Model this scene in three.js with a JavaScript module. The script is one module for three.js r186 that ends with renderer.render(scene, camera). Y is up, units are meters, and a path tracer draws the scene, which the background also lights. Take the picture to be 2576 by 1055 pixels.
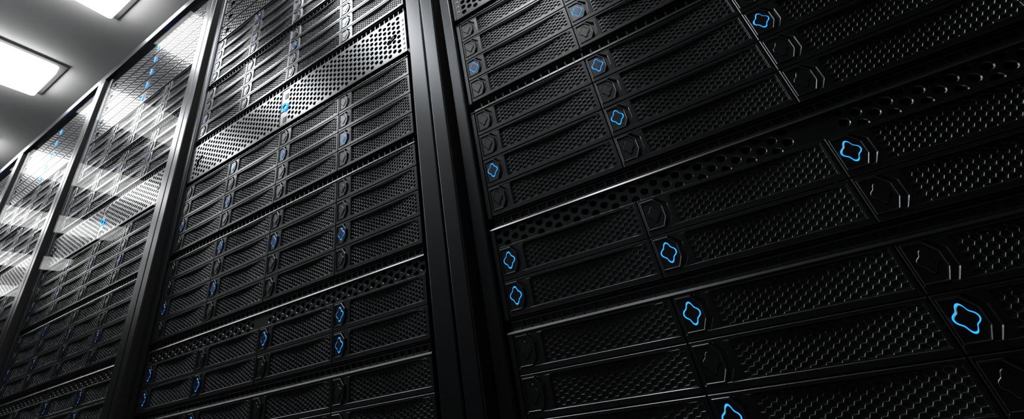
import * as THREE from 'three';
import { RoundedBoxGeometry } from 'three/addons/geometries/RoundedBoxGeometry.js';
import { RectAreaLightUniformsLib } from 'three/addons/lights/RectAreaLightUniformsLib.js';
import { mergeGeometries } from 'three/addons/utils/BufferGeometryUtils.js';

// ---------------------------------------------------------------- scale
// The racks are measured in "cells": one cell is the width of a drive tray.
const K = 0.13;            // metres per cell
const FLOOR = -7.9;        // floor height in cells, measured from the drive rows
const W = (x, y, z) => new THREE.Vector3(x * K, (y - FLOOR) * K, z * K);
const PITCH = 4.6229;      // rack to rack

// ---------------------------------------------------------------- camera, exposure
const scene = new THREE.Scene();
scene.background = new THREE.Color(0x000000);
const renderer = new THREE.WebGLRenderer({ antialias: true });
renderer.toneMapping = THREE.LinearToneMapping;
renderer.toneMappingExposure = 1.0;
renderer.shadowMap.enabled = true;
const camera = new THREE.PerspectiveCamera(60.977, 2576 / 1055, 0.01, 60);
camera.position.copy(W(0.0372, -1.5559, 2.2109));
camera.up.set(0.32920603, 0.89431859, 0.30301426);
camera.lookAt(camera.position.clone().add(new THREE.Vector3(-0.33207144, 0.41005386, -0.84946124)));

// ---------------------------------------------------------------- ceiling light panels (area lights of the same size in front of their faces)
RectAreaLightUniformsLib.init();
const CEIL = 8.41;                         // underside of the ceiling, in cells
const LAMP_X = [-0.09, -0.52, -0.98, -1.435, -1.945, -2.47, -3.05, -3.65].map(r => 0.037 + r * 9.7);
const LAMP_W = 1.5, LAMP_Z0 = 0.42, LAMP_Z1 = 5.0;
const LAMP_RADIANCE = 2.5, LAMP_GLOW = 7.5;
for (const x of LAMP_X) {
  const l = new THREE.RectAreaLight(0xffffff, LAMP_RADIANCE, LAMP_W * K, (LAMP_Z1 - LAMP_Z0) * K);
  l.position.copy(W(x, CEIL - 0.305, (LAMP_Z0 + LAMP_Z1) / 2));
  l.lookAt(l.position.x, l.position.y - 1, l.position.z);
  scene.add(l);
}

// ---------------------------------------------------------------- materials
const lin = (r, g, b) => new THREE.Color().setRGB(r, g, b);
const M = {
  shell: new THREE.MeshPhysicalMaterial({ color: lin(0.185, 0.195, 0.205), metalness: 1, roughness: 0.31 }),   // black satin moulded fronts
  mesh: new THREE.MeshPhysicalMaterial({ color: lin(0.185, 0.195, 0.205), metalness: 1, roughness: 0.36 }),
  post: new THREE.MeshPhysicalMaterial({ color: lin(0.125, 0.133, 0.142), metalness: 1, roughness: 0.33 }),     // powder coated rack steel
  gap_shade: new THREE.MeshStandardMaterial({ color: lin(0.012, 0.012, 0.013), roughness: 0.95 }),                               // near-black colour standing in for shade in the gaps between racks
  ring_off: new THREE.MeshPhysicalMaterial({ color: lin(0.012, 0.012, 0.014), roughness: 0.4 }),
  ring_on: new THREE.MeshPhysicalMaterial({ color: lin(0.01, 0.05, 0.1), roughness: 0.4, emissive: lin(0.010, 0.245, 1.0), emissiveIntensity: 2.5 }),
  glass: new THREE.MeshPhysicalMaterial({ color: lin(1, 1, 1), roughness: 0.0, transmission: 1, thickness: 0, ior: 1.5, specularIntensity: 0.045 }),
  ceiling: new THREE.MeshStandardMaterial({ color: lin(0.8, 0.8, 0.8), roughness: 0.9 }),
  trim: new THREE.MeshStandardMaterial({ color: lin(0.10, 0.10, 0.10), roughness: 0.7 }),
  lamp: new THREE.MeshStandardMaterial({ color: lin(0.8, 0.8, 0.8), emissive: lin(1, 1, 1), emissiveIntensity: LAMP_GLOW, roughness: 0.7 }),
  floor: new THREE.MeshStandardMaterial({ color: lin(0.10, 0.10, 0.105), roughness: 0.6 }),
  wall: new THREE.MeshStandardMaterial({ color: lin(0.010, 0.010, 0.011), roughness: 0.9 }),
};

// ---------------------------------------------------------------- helpers
const taken = {};
function numbered(name) { const n = taken[name] = (taken[name] ?? -1) + 1; return n ? `${name}_${String(n).padStart(3, '0')}` : name; }
function shade(o) { o.castShadow = o.receiveShadow = true; return o; }
const bare = g => { g = g.index ? g.toNonIndexed() : g; for (const k of Object.keys(g.attributes)) if (k !== 'position' && k !== 'normal') g.deleteAttribute(k); return g; };
const join = list => list.length > 1 ? mergeGeometries(list.map(bare)) : bare(list[0]);
const toK = g => g.scale(K, K, K);                                    // cells -> metres
function mesh(name, geo, mat, parent) { const m = shade(new THREE.Mesh(geo, mat)); m.name = name; parent.add(m); return m; }
function thing(name, label, category, at, group) {
  const o = new THREE.Group(); o.name = numbered(name); o.position.copy(at); o.userData = { label, category };
  if (group) o.userData.group = group;
  scene.add(o); return o;
}
function dup(src, label, at, group) {
  const o = src.clone(); o.name = numbered(src.name.replace(/_\d{3}$/, '')); o.position.copy(at);
  o.userData = { ...src.userData, label }; if (group) o.userData.group = group;
  scene.add(o); return o;
}
function structure(name, geo, mat) { const m = mesh(name, geo, mat, scene); m.userData = { kind: 'structure', label: name.replace(/_/g, ' ') }; return m; }
const box = (x0, x1, y0, y1, z0, z1) => new THREE.BoxGeometry(x1 - x0, y1 - y0, z1 - z0).translate((x0 + x1) / 2, (y0 + y1) / 2, (z0 + z1) / 2);
const rbox = (x0, x1, y0, y1, z0, z1, r, s = 2) => new RoundedBoxGeometry(x1 - x0, y1 - y0, z1 - z0, s, r).translate((x0 + x1) / 2, (y0 + y1) / 2, (z0 + z1) / 2);
const poly = pts => pts.map(p => new THREE.Vector2(p[0], p[1]));
// a plate cut from an outline (with holes), its front edge chamfered, front face at z1
function plate(outer, holes, z0, z1, b) {
  const s = new THREE.Shape(poly(outer));
  for (const h of holes) s.holes.push(new THREE.Path(poly(h)));
  return new THREE.ExtrudeGeometry(s, { depth: z1 - z0 - 2 * b, bevelEnabled: b > 0, bevelThickness: b, bevelSize: b, bevelOffset: -b, bevelSegments: 1, curveSegments: 6 }).translate(0, 0, z0 + b);
}
// a bar running along x with the given (z, y) section
function bar(x0, x1, zy) { return new THREE.ExtrudeGeometry(new THREE.Shape(poly(zy.map(p => [-p[0], p[1]]))), { depth: x1 - x0, bevelEnabled: false }).rotateY(Math.PI / 2).translate(x0, 0, 0); }
class Tris {
  constructor() { this.p = []; }
  t(a, b, c) { this.p.push(...a, ...b, ...c); }
  q(a, b, c, d) { this.t(a, b, c); this.t(a, c, d); }
  geo() { const g = new THREE.BufferGeometry(); g.setAttribute('position', new THREE.Float32BufferAttribute(this.p, 3)); g.computeVertexNormals(); return g; }
}
function clip(pts, x0, x1, y0, y1) {
  for (const [axis, lim, sgn] of [[0, x0, 1], [0, x1, -1], [1, y0, 1], [1, y1, -1]]) {
    const out = [];
    for (let i = 0; i < pts.length; i++) {
      const a = pts[i], b = pts[(i + 1) % pts.length], da = (a[axis] - lim) * sgn, db = (b[axis] - lim) * sgn;
      if (da >= 0) out.push(a);
      if (da * db < 0) { const t = da / (da - db); out.push([a[0] + (b[0] - a[0]) * t, a[1] + (b[1] - a[1]) * t]); }
    }
    pts = out; if (pts.length < 3) return [];
  }
  return pts;
}
const area = p => { let s = 0; for (let i = 0; i < p.length; i++) { const a = p[i], b = p[(i + 1) % p.length]; s += a[0] * b[1] - a[1] * b[0]; } return s / 2; };
// A perforated sheet: staggered columns of holes, each with a chamfered rim and a wall running back.
// o: x0 x1 y0 y1 bounds, xs ys first column centre, dx column pitch, a row pitch, n sides, r hole radius (bevel outer rb), map(x, y) -> point, deep, rim, inset, what(x, y) -> 'hole' | 'open' | 'blank'
function perforated(o) {
  const T = new Tris(), up = (p, z = 0) => { const m = o.map(p[0], p[1]); return [m[0], m[1], m[2] - z]; };
  const full = Math.abs(Math.PI * o.r * o.r);
  const k0 = Math.floor((o.x0 - o.xs) / o.dx) - 1, k1 = Math.ceil((o.x1 - o.xs) / o.dx) + 1;
  const j0 = Math.floor((o.y0 - o.ys) / o.a) - 1, j1 = Math.ceil((o.y1 - o.ys) / o.a) + 1;
  for (let k = k0; k <= k1; k++) for (let j = j0; j <= j1; j++) {
    const cx = o.xs + k * o.dx, cy = o.ys + j * o.a + (Math.abs(k) % 2) * o.a / 2;
    const u = 2 / 3 * o.dx, v = o.dx / 3, h = o.a / 2;
    const hexa = [[cx + u, cy], [cx + v, cy + h], [cx - v, cy + h], [cx - u, cy], [cx - v, cy - h], [cx + v, cy - h]];
    const cell = clip(hexa, o.x0, o.x1, o.y0, o.y1);
    if (cell.length < 3 || area(cell) < 1e-7) continue;
    const kind = o.what ? o.what(cx, cy) : 'hole';
    if (kind === 'open') continue;
    const ringOf = r => { const q = []; for (let i = 0; i < o.n; i++) { const t = i / o.n * 2 * Math.PI; q.push([cx + r * Math.cos(t), cy + r * Math.sin(t)]); } return q; };
    const i = o.inset;
    let outer = kind === 'hole' ? clip(ringOf(o.rb), o.x0 + i, o.x1 - i, o.y0 + i, o.y1 - i) : [];
    if (outer.length < 3 || area(outer) < (o.least ?? 0.22) * full) { for (let m = 1; m < cell.length - 1; m++) T.t(up(cell[0]), up(cell[m]), up(cell[m + 1])); continue; }
    if (outer.length === 6 && cell.length === 6 && o.n === 6) for (let m = 0; m < 6; m++) { const e = (m + 1) % 6; T.q(up(outer[m]), up(cell[m]), up(cell[e]), up(outer[e])); }
    else {
      const all = [...cell, ...outer];
      for (const f of THREE.ShapeUtils.triangulateShape(poly(cell), [poly(outer).reverse()])) {
        const at = n => n < cell.length ? all[n] : outer[outer.length - 1 - (n - cell.length)];
        T.t(up(at(f[0])), up(at(f[1])), up(at(f[2])));
      }
    }
    let mx = 0, my = 0; for (const p of outer) { mx += p[0] / outer.length; my += p[1] / outer.length; }
    const s = o.r / o.rb, inner = outer.map(p => [mx + (p[0] - mx) * s, my + (p[1] - my) * s]);
    for (let m = 0; m < outer.length; m++) {
      const e = (m + 1) % outer.length;
      if (o.rim > 0) T.q(up(outer[e]), up(inner[e], o.rim), up(inner[m], o.rim), up(outer[m]));
      T.q(up(inner[e], o.rim), up(inner[e], o.deep), up(inner[m], o.deep), up(inner[m], o.rim));
    }
  }
  return T.geo();
}

// ---------------------------------------------------------------- room
{
  const X0 = -46, X1 = 9, Z0 = -8, Z1 = 9.2, H = CEIL, t = 0.8;
  const put = (n, g, m) => structure(n, toK(g.translate(0, -FLOOR, 0)), m);
  put('floor', box(X0, X1, FLOOR - t, FLOOR, Z0, Z1), M.floor);
  put('ceiling', box(X0, X1, H, H + t, Z0, Z1), M.ceiling);
  put('wall_back', box(X0, X1, FLOOR, H, Z0 - t, Z0), M.wall);
  put('wall_front', box(X0, X1, FLOOR, H, Z1, Z1 + t), M.wall);
  put('wall_left', box(X0 - t, X0, FLOOR, H, Z0, Z1), M.wall);
  put('wall_right', box(X1, X1 + t, FLOOR, H, Z0, Z1), M.wall);
}
{
  const w = LAMP_W / 2, z = (LAMP_Z1 - LAMP_Z0) / 2, f = 0.13, rr = 0.07;
  const rounded = (a, b, r) => { const p = []; for (const [sx, sy, t0] of [[1, 1, 0], [-1, 1, 1], [-1, -1, 2], [1, -1, 3]]) for (let i = 0; i <= 4; i++) { const t = (t0 + i / 4) * Math.PI / 2; p.push([sx * (a - r) + r * Math.cos(t), sy * (b - r) + r * Math.sin(t)]); } return p; };
  const frame = toK(plate([[-w - f, -z - f], [w + f, -z - f], [w + f, z + f], [-w - f, z + f]], [rounded(w, z, rr).reverse()], 0, 0.06, 0.012).rotateX(Math.PI / 2));
  const face = toK(plate(rounded(w, z, rr), [], 0, 0.28, 0.015).rotateX(Math.PI / 2));
  let first;
  LAMP_X.forEach((x, i) => {
    const over = ['above the dark end rack', 'above the doorless rack beside the glass doors', 'above the first glass-doored rack', 'above the second glass-doored rack', 'above the third glass-doored rack', 'just past the last glass-doored rack', 'second past the last glass-doored rack', 'third past the last glass-doored rack'][i];
    const at = W(x, CEIL, (LAMP_Z0 + LAMP_Z1) / 2), label = `glowing white ceiling panel ${over}`, group = 'ceiling light panels';
    if (!first) {
      first = thing('ceiling_light', label, 'light', at, group);
      mesh('trim', bare(frame), M.trim, first); mesh('diffuser', bare(face), M.lamp, first);
    } else dup(first, label, at, group);
  });
}

// ---------------------------------------------------------------- drive tray
const CW = 0.9945, CH = 0.2485;                       // one tray cell
const GX0 = 0.192, GX1 = 0.971, GY0 = 0.038, GY1 = 0.2265;
const scoop = x => { const t = Math.min(1, Math.max(0, (x - 0.15) / (GX1 - 0.15))); return 0.023 * Math.pow(Math.sin(Math.PI * t), 1.2); };
const lie = x => -scoop(x) - (x < GX0 ? 0 : 0.012 * Math.exp(-(x - GX0) / 0.07));
const dip = (x, y) => y - 0.30 * scoop(x) * Math.max(0, (y - 0.11) / (GY1 - 0.11));
const grilleMap = (x, y) => [x, dip(x, y), lie(x)];
function grilleGeometry(fine) {
  const front = perforated({ x0: GX0, x1: GX1, y0: GY0, y1: GY1, xs: GX0 + 0.02, ys: GY0 + 0.012, dx: 0.031, a: 0.0358, n: 6, r: 0.0172, rb: fine ? 0.0186 : 0.0178, map: grilleMap, deep: 0.0065, rim: fine ? 0.0013 : 0, inset: 0.004 });
  const T = new Tris(), N = 20;
  for (let i = 0; i < N; i++) {
    const a = GX0 + (GX1 - GX0) * i / N, b = GX0 + (GX1 - GX0) * (i + 1) / N, P = (x, y, d) => { const p = grilleMap(x, y); return [p[0], p[1], p[2] - d]; };
    T.q(P(a, GY0, 0.0065), P(b, GY0, 0.0065), P(b, GY1, 0.0065), P(a, GY1, 0.0065));
  }
  return toK(join([front, T.geo()]));
}
const OUT = [[0.0135, 0.039], [0.107, 0.039], [0.1365, 0.095], [0.1365, 0.172], [0.096, 0.2255], [0.0135, 0.2255]];
const INN = [[0.021, 0.046], [0.101, 0.046], [0.127, 0.098], [0.127, 0.168], [0.090, 0.2165], [0.021, 0.2165]];
const EDGE = [[0.130, 0.038], [0.160, 0.090], [0.160, 0.177], [0.113, 0.2265]];   // where the flat band beside the latch begins
function trayGeometry() {
  const frame = plate([[0.004, 0.004], [CW - 0.004, 0.004], [CW - 0.004, CH - 0.004], [0.004, CH - 0.004]], [[[0.0125, GY0], [0.0125, GY1], [GX1, GY1], [GX1, GY0]]], -0.03, 0, 0.003);
  const T = new Tris(), z = x => lie(Math.min(x, GX0 - 1e-6));
  // band: from the latch to the grille
  const ch = 0.004, band = [...EDGE.map(p => [p[0] + ch, p[1]]), [GX0 - 0.003, GY1], [GX0 - 0.003, GY0]];
  const tri = THREE.ShapeUtils.triangulateShape(poly(band), []);
  for (const f of tri) { const v = f.map(i => [band[i][0], band[i][1], z(band[i][0])]); T.t(v[0], v[1], v[2]); }
  for (let i = 0; i < 3; i++) {
    const a = EDGE[i], b = EDGE[i + 1];
    T.q([a[0] + ch, a[1], z(a[0] + ch)], [b[0] + ch, b[1], z(b[0] + ch)], [b[0], b[1], z(b[0]) - ch], [a[0], a[1], z(a[0]) - ch]);
    T.q([a[0], a[1], z(a[0]) - ch], [b[0], b[1], z(b[0]) - ch], [b[0], b[1], -0.03], [a[0], a[1], -0.03]);
  }
  T.q([GX0 - 0.003, GY0, z(GX0)], [GX0, GY0, z(GX0) - 0.003], [GX0, GY1, z(GX0) - 0.003], [GX0 - 0.003, GY1, z(GX0)]);
  T.q([GX0, GY0, z(GX0) - 0.003], [GX0, GY0, -0.05], [GX0, GY1, -0.05], [GX0, GY1, z(GX0) - 0.003]);
  // brow over the scoop, sill under it
  const N = 22, X = i => 0.113 + (GX1 - 0.113) * i / N, g = (x, y) => { const p = grilleMap(x, y); return [p[0], p[1], Math.min(p[2], -0.0035)]; };
  for (let i = 0; i < N; i++) {
    const a = X(i), b = X(i + 1);
    T.q([a, GY1, -0.003], g(a, GY1), g(b, GY1), [b, GY1, -0.003]);
    T.q([a, GY0, -0.003], [b, GY0, -0.003], g(b, GY0), g(a, GY0));
    const A = g(a, GY1), B = g(b, GY1);                              // thin bright lip along the upper edge of the grille
    T.q(A, [A[0], A[1] - 0.0035, A[2] + 0.0022], [B[0], B[1] - 0.0035, B[2] + 0.0022], B);
  }
  T.q([0.0095, GY0, -0.014], [0.16, GY0, -0.014], [0.16, GY1, -0.014], [0.0095, GY1, -0.014]);   // floor round the latch
  return toK(join([frame, T.geo()]));
}
const clover = (s, c = [0.073, 0.135], n = 40) => { const p = []; for (let i = 0; i < n; i++) { const t = i / n * 2 * Math.PI, r = 0.85 + 0.15 * Math.cos(4 * t); p.push([c[0] + 0.0405 * s * r * Math.cos(t), c[1] + 0.0575 * s * r * Math.sin(t)]); } return p; };
const GEO = {
  tray: trayGeometry(), grille: grilleGeometry(true), grilleFar: grilleGeometry(false),
  latch: toK(join([plate(OUT, [[...INN].reverse()], -0.02, 0.005, 0.0022), plate(INN.map(p => [p[0] + (p[0] < 0.06 ? -0.004 : 0.004), p[1] + (p[1] < 0.13 ? -0.004 : 0.004)]), [clover(1.09).reverse()], -0.018, -0.0015, 0)])),
  button: toK(bare(plate(clover(0.93), [], -0.02, 0.0025, 0.0016))),
  ring: toK(bare(plate(clover(1.10), [clover(0.92).reverse()], -0.014, -0.003, 0))),
};

// ---------------------------------------------------------------- drive arrays
const LIT4 = new Set(['0,2', '1,0', '1,2', '2,1', '3,2']), LIT2 = new Set(['0,0', '0,1', '1,1', '2,0', '3,0', '3,1']);
function trays(parent, rows, lit, x, y, fine) {
  for (let r = 0; r < rows; r++) for (let c = 0; c < 4; c++) {
    const on = lit.has(`${c},${r}`);
    const t = mesh('drive_tray', GEO.tray, M.shell, parent); t.position.set((x + c * CW) * K, (y + (rows - 1 - r) * CH) * K, 0);
    mesh('grille', fine ? GEO.grille : GEO.grilleFar, M.mesh, t);
    mesh('latch', GEO.latch, M.shell, t);
    mesh('button', GEO.button, M.shell, t);
    const ring = mesh('button_ring', GEO.ring, on ? M.ring_on : M.ring_off, t);
    if (on) ring.userData.label = 'glowing blue clover-shaped button ring';
  }
}
const EX0 = -1.034, EX1 = 2.985, CX0 = -0.995;      // ears of a unit, first cell, in rack coordinates
function caseGeometry(h) {
  const lip = bar(EX0 + 0.002, EX1 - 0.002, [[-0.05, h - 0.017], [0.004, h - 0.017], [0.006, h - 0.0145], [0.0005, h - 0.002], [-0.003, h], [-0.05, h]]);
  return toK(join([
    rbox(EX0, CX0 - 0.001, 0, h, -0.06, 0.001, 0.006, 1), lip,
    box(EX0 + 0.02, EX1 - 0.004, h - 0.008, h - 0.0005, -0.2, -0.010), box(CX0, EX1, 0, 0.009, -0.2, -0.014),
    box(EX0 + 0.03, EX1 - 0.01, 0.001, h - 0.009, -4.5, -0.095),
  ]));
}
function perfCap(y0, y1, phase, what, x0, x1, n = 12, least = 1) {
  return perforated({ x0, x1, y0, y1, xs: -0.978, ys: phase, dx: 0.0655, a: 0.0735, n, r: 0.0235, rb: 0.0272, map: (x, y) => [x, y, 0], deep: 0.03, rim: 0.004, inset: 0.003, what, least });
}
const gapAt = 0.012;
function driveArray(label, at, fine) {
  const h = 4 * CH + 2 * gapAt, o = thing('drive_array', label, 'drive array', at);
  mesh('case', GEO.case4 ??= caseGeometry(h), M.shell, o);
  trays(o, 4, LIT4, CX0, gapAt, fine);
  return o;
}
function shortArray(label, at, fine) {                                // a strip of round holes over two rows of trays
  const rows = 2 * CH + gapAt, h = rows + 0.152, o = thing('vented_drive_array', label, 'drive array', at);
  mesh('case', GEO.case2 ??= caseGeometry(h), M.shell, o);
  mesh('vent_strip', GEO.strip ??= toK(join([
    perfCap(rows + 0.001, h - 0.016, rows + 0.0495, (x) => x > 0.89 && x < 1.11 ? 'blank' : 'hole', CX0 - 0.02, EX1 - 0.004, 12, 0.22).translate(0, 0, -0.012),
  ])), M.shell, o);
  trays(o, 2, LIT2, CX0, gapAt, fine);
  return o;
}
// ---------------------------------------------------------------- servers with round-holed fronts
function ringGeo(r, t, z) { return new THREE.TorusGeometry(r, t, 8, 36).translate(0, 0, z); }
function domes(list) { return list.map(([x, y]) => new THREE.SphereGeometry(0.0225, 10, 4, 0, 2 * Math.PI, 0, Math.PI / 2).rotateX(Math.PI / 2).scale(1, 1, 0.5).translate(x, y, -0.008)); }
function wideServer(label, at) {
  const h = 0.62, ph = 1.786 - 1.695 - 0.0735, o = thing('wide_server', label, 'server', at);
  const slots = [[-0.847, 0.34], [-0.847, 0.2665], [-0.7815, 0.377], [2.756, 0.303], [2.8215, 0.34]];
  const near = (x, y, l) => l.some(p => Math.abs(p[0] - x) < 0.03 && Math.abs(p[1] - y) < 0.03);
  const what = (x, y) => x < -0.96 || x > 2.94 ? 'blank' : x > 0.93 && x < 1.075 ? 'blank' : near(x, y, slots) ? 'open' : 'hole';
  mesh('case', GEO.caseW ??= toK(join([box(EX0 + 0.02, EX1 - 0.01, 0.002, h - 0.002, -4.5, -0.12), box(EX0, EX1, 0, 0.012, -0.12, -0.001), box(EX0, EX1, h - 0.012, h, -0.12, -0.001), rbox(EX0, EX0 + 0.022, 0, h, -0.12, 0.004, 0.004, 1)])), M.shell, o);
  mesh('front_panel', GEO.wideL ??= toK(join([perfCap(0.012, h - 0.012, ph, what, EX0 + 0.024, 0.940), ...domes([0, 1, 2, 3, 4, 5, 6].map(j => [-0.978, ph + 0.0735 * (j + 1)]))])), M.shell, o);
  mesh('front_panel', GEO.wideR ??= toK(join([perfCap(0.012, h - 0.012, ph, what, 1.082, EX1 - 0.002), ...domes([0, 1, 2, 3, 4, 5, 6].map(j => [2.952, ph + 0.0735 * (j + 0.5)]))])), M.shell, o);
  mesh('centre_panel', GEO.cpU ??= toK(bare(rbox(0.952, 1.081, 0.235, h - 0.03, -0.03, 0, 0.004, 1))), M.shell, o);
  mesh('centre_panel', GEO.cpL ??= toK(bare(rbox(0.952, 1.081, 0.014, 0.223, -0.03, 0, 0.004, 1))), M.shell, o);
  for (const [cx, cy] of [[1.04, 0.47], [1.04, 0.09]]) for (let i = 0; i < 5; i++)
    mesh('vent_rib', GEO['rib' + cy + i] ??= toK(box(cx - 0.03, cx + 0.03, cy - 0.04 + i * 0.0175, cy - 0.034 + i * 0.0175, -0.002, 0.005)), M.shell, o);
  const b = mesh('power_button', GEO.power ??= toK(new THREE.LatheGeometry([[0, -0.004], [0.02, -0.002], [0.034, 0.004], [0.041, 0.008], [0.052, 0.008], [0.062, 0]].map(p => new THREE.Vector2(...p)), 36).rotateX(Math.PI / 2).translate(1.03, 0.29, 0)), M.shell, o);
  const g = mesh('power_ring', GEO.powerRing ??= toK(join([ringGeo(0.056, 0.009, 0.004), ringGeo(0.040, 0.004, 0.006)]).translate(1.03, 0.29, 0)), M.ring_on, b);
  g.userData.label = 'glowing blue power ring';
  mesh('lock', GEO.lock ??= toK(join([ringGeo(0.024, 0.004, 0.004), ringGeo(0.013, 0.003, 0.004), new THREE.CylinderGeometry(0.028, 0.028, 0.05, 24).rotateX(Math.PI / 2).translate(0, 0, -0.024)]).translate(2.796, 0.30, 0)), M.shell, o);
  return o;
}
function slimServer(label, at) {
  const h = 0.322, o = thing('slim_server', label, 'server', at);
  const near = (x, y) => [[-0.847, 0.21], [-0.847, 0.137], [-0.7815, 0.173]].some(p => Math.abs(p[0] - x) < 0.03 && Math.abs(p[1] - y) < 0.035);
  mesh('case', GEO.caseS ??= toK(join([box(EX0 + 0.02, EX1 - 0.01, 0.002, h - 0.002, -4.5, -0.12), box(EX0, EX1, 0, 0.012, -0.12, -0.001), box(EX0, EX1, h - 0.012, h, -0.12, -0.001), rbox(EX0, EX0 + 0.022, 0, h, -0.12, 0.004, 0.004, 1)])), M.shell, o);
  mesh('front_panel', GEO.slim ??= toK(join([perfCap(0.012, h - 0.012, 0.05, (x, y) => x > 0.95 && x < 1.13 ? 'blank' : near(x, y) ? 'open' : 'hole', EX0 + 0.024, EX1 - 0.002, 8)])), M.shell, o);
  const l = mesh('indicator', GEO.led ??= toK(bare(new THREE.CapsuleGeometry(0.021, 0.11, 4, 10).scale(1, 1, 0.6).translate(1.045, h / 2 - 0.02, 0.004))), M.ring_on, o);
  l.userData.label = 'small glowing blue indicator';
  return o;
}
// ---------------------------------------------------------------- vent rails in the gaps between units
function ventRail(label, at, h, single) {
  const o = thing('vent_rail', label, 'vent rail', at), n = 56, key = h.toFixed(3);
  mesh('back_plate', GEO['vb' + key] ??= toK(join([box(EX0 + 0.03, EX1 - 0.02, 0.002, h - 0.002, -0.10, -0.040), bar(EX0 + 0.03, EX1 - 0.02, [[-0.05, h - 0.016], [-0.024, h - 0.016], [-0.022, h - 0.013], [-0.027, h - 0.002], [-0.05, h - 0.002]])])), M.shell, o);
  const dash = [], fins = [];
  for (let i = 0; i < n; i++) {
    const x = -0.957 + i * 0.0705;
    dash.push(bar(x - 0.031, x + 0.031, [[-0.039, 0.001], [-0.008, 0.001], [-0.007, 0.003], [-0.008, 0.0115], [-0.010, 0.013], [-0.039, 0.013]]));
    fins.push(x + 0.0352);
  }
  mesh('ledge', GEO['vd' + key] ??= toK(join(dash)), M.shell, o).userData.kind = 'stuff';
  const fin = GEO['vf' + key] ??= toK(box(-0.005, 0.005, 0.001, h - 0.017, -0.05, -0.022));
  if (single) for (const x of fins) mesh('fin', fin, M.shell, o).position.x = x * K;
  else mesh('fins', GEO['vF' + key] ??= toK(join(fins.map(x => box(x - 0.005, x + 0.005, 0.001, h - 0.017, -0.05, -0.022)))), M.shell, o).userData.kind = 'stuff';
  return o;
}

// ---------------------------------------------------------------- racks
const RACKS = [
  { who: 'dark end rack', glass: false, fine: true, single: true },
  { who: 'doorless rack beside the glass doors', glass: false, fine: true, single: true },
  { who: 'first glass-doored rack', glass: true, fine: true, single: false },
  { who: 'second glass-doored rack', glass: true, fine: false, single: false },
  { who: 'third glass-doored rack', glass: true, fine: false, single: false },
];
const BAR0 = 6.54, BAR1 = 6.74;
function rackFrame(label, at) {
  const o = thing('server_rack', label, 'rack', at), h = BAR1 - FLOOR;
  const up = y => y - FLOOR;
  mesh('post', GEO.postL ??= toK(bare(rbox(-1.166, -1.043, 0.35, up(BAR0) - 0.002, -0.4, 0.036, 0.022, 3))), M.post, o);
  mesh('post', GEO.postR ??= toK(join([rbox(3.088, 3.256, 0.35, up(BAR0) - 0.002, -0.4, 0.100, 0.010, 3), rbox(3.272, 3.405, 0.35, up(BAR0) - 0.002, -0.4, 0.100, 0.010, 3), box(3.1, 3.39, 0.36, up(BAR0) - 0.01, -0.38, 0.07)])), M.post, o);
  mesh('gap_shade_strip', GEO.gap_shade_strip ??= toK(box(3.4055, 3.414, 0.35, up(BAR0) - 0.004, -0.3, 0.094)), M.gap_shade, o).userData.label = 'added black strip painting the shade between racks';  // added strip on the post side, its black paints the gap's shade
  mesh('top_bar', GEO.bar ??= toK(bare(rbox(-1.215, 3.405, up(BAR0), up(BAR1), -0.4, 0.100, 0.010, 3))), M.post, o);
  mesh('roof', GEO.roof ??= toK(box(-1.166, 3.4, up(BAR1) - 0.1, up(BAR1) - 0.02, -6, -0.41)), M.post, o);
  mesh('side_panel', GEO.sideL ??= toK(box(-1.166, -1.12, 0.35, up(BAR1) - 0.11, -6, -0.41)), M.post, o);
  mesh('side_panel', GEO.sideR ??= toK(box(3.36, 3.404, 0.35, up(BAR1) - 0.11, -6, -0.41)), M.post, o);
  mesh('back_panel', GEO.back ??= toK(box(-1.11, 3.35, 0.35, up(BAR1) - 0.11, -6, -5.9)), M.post, o);
  mesh('plinth', GEO.plinth ??= toK(bare(rbox(-1.166, 3.405, 0, 0.345, -6, 0.08, 0.01, 1))), M.post, o);
  return o;
}
const protos = {};
function place(key, make, label, at) {
  if (!protos[key]) return protos[key] = make(label, at);
  return dup(protos[key], label, at);
}
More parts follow.
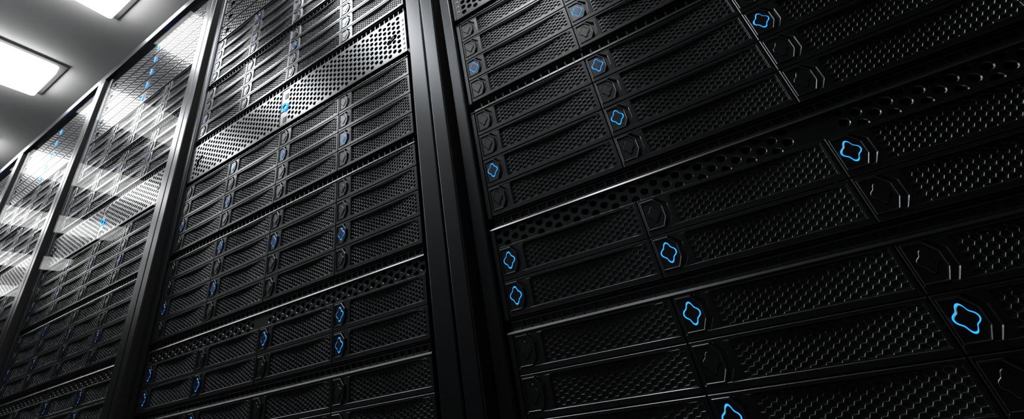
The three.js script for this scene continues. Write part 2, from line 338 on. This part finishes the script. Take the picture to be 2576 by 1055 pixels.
RACKS.forEach((R, i) => {
  const x = -PITCH * i, at = y => W(x, y, 0), F = R.fine ? 'f' : 'c', who = R.who;
  const kindOf = i === 0 ? 'black steel server rack at the dark end of the row, without a door'
    : i === 1 ? 'black steel server rack without a door, beside the glass-doored racks'
    : `black steel server rack behind the ${['glass door next to', 'second glass door from', 'third glass door from'][i - 2]} the doorless racks`;
  place('rack', rackFrame, kindOf, W(x, FLOOR, 0));
  const arr = (y, where, fine = R.fine) => place('array' + (fine ? 'f' : 'c'), (l, a) => driveArray(l, a, fine), `sixteen-tray array ${where} of the ${who}`, at(y - gapAt));
  arr(3.559, 'under the slim servers', R.fine && i > 0);
  arr(2.443, 'just above the wide server', R.fine && i > 0);
  arr(0.615, 'just below the wide server');
  arr(-0.490, 'above the strip of round holes');
  arr(-2.324, 'below the two-row drive array');
  place('short' + F, (l, a) => shortArray(l, a, R.fine), `two-row drive array with round-holed strip of the ${who}`, at(-1.232 - gapAt));
  place('wide', wideServer, `wide round-holed server with blue power ring of the ${who}`, at(1.695));
  const slims = ['lowest', 'second lowest', 'middle', 'second highest', 'topmost'];
  for (let k = 0; k < 5; k++) place('slim', slimServer, `${slims[k]} slim round-holed server of the ${who}`, at(4.60 + 0.362 * k));
  const gaps = [[3.451, 3.545, 'between the two upper drive arrays'], [2.317, 2.429, 'above the wide server'], [1.623, 1.693, 'below the wide server'], [0.518, 0.601, 'between the two middle drive arrays'], [-0.581, -0.504, 'above the strip of round holes'], [-1.316, -1.246, 'below the two-row drive array'], [-2.43, -2.338, 'above the blank panel']];
  for (const [y0, y1, where] of gaps) place('vent' + (y1 - y0).toFixed(3) + (R.single ? 's' : 'j'), (l, a) => ventRail(l, a, y1 - y0, R.single), `vent rail ${where} of the ${who}`, at(y0));
  const blank = place('blank', (l, a) => { const o = thing('blank_panel', l, 'panel', a); mesh('sheet', toK(bare(rbox(EX0, EX1, 0, 5.08, -0.1, 0, 0.008, 2))), M.shell, o); return o; }, `tall plain black filler panel at the foot of the ${who}`, at(-7.53));
  if (R.glass) place('door', (l, a) => { const o = thing('glass_door', l, 'door', a); mesh('pane', toK(box(-1.19, 3.082, 0, 6.48 - FLOOR - 0.4, 0.050, 0.058)), M.glass, o); return o; }, `clear glass door covering the ${['first', 'second', 'third'][i - 2]} rack past the doorless racks`, at(FLOOR + 0.4));
});

renderer.render(scene, camera);
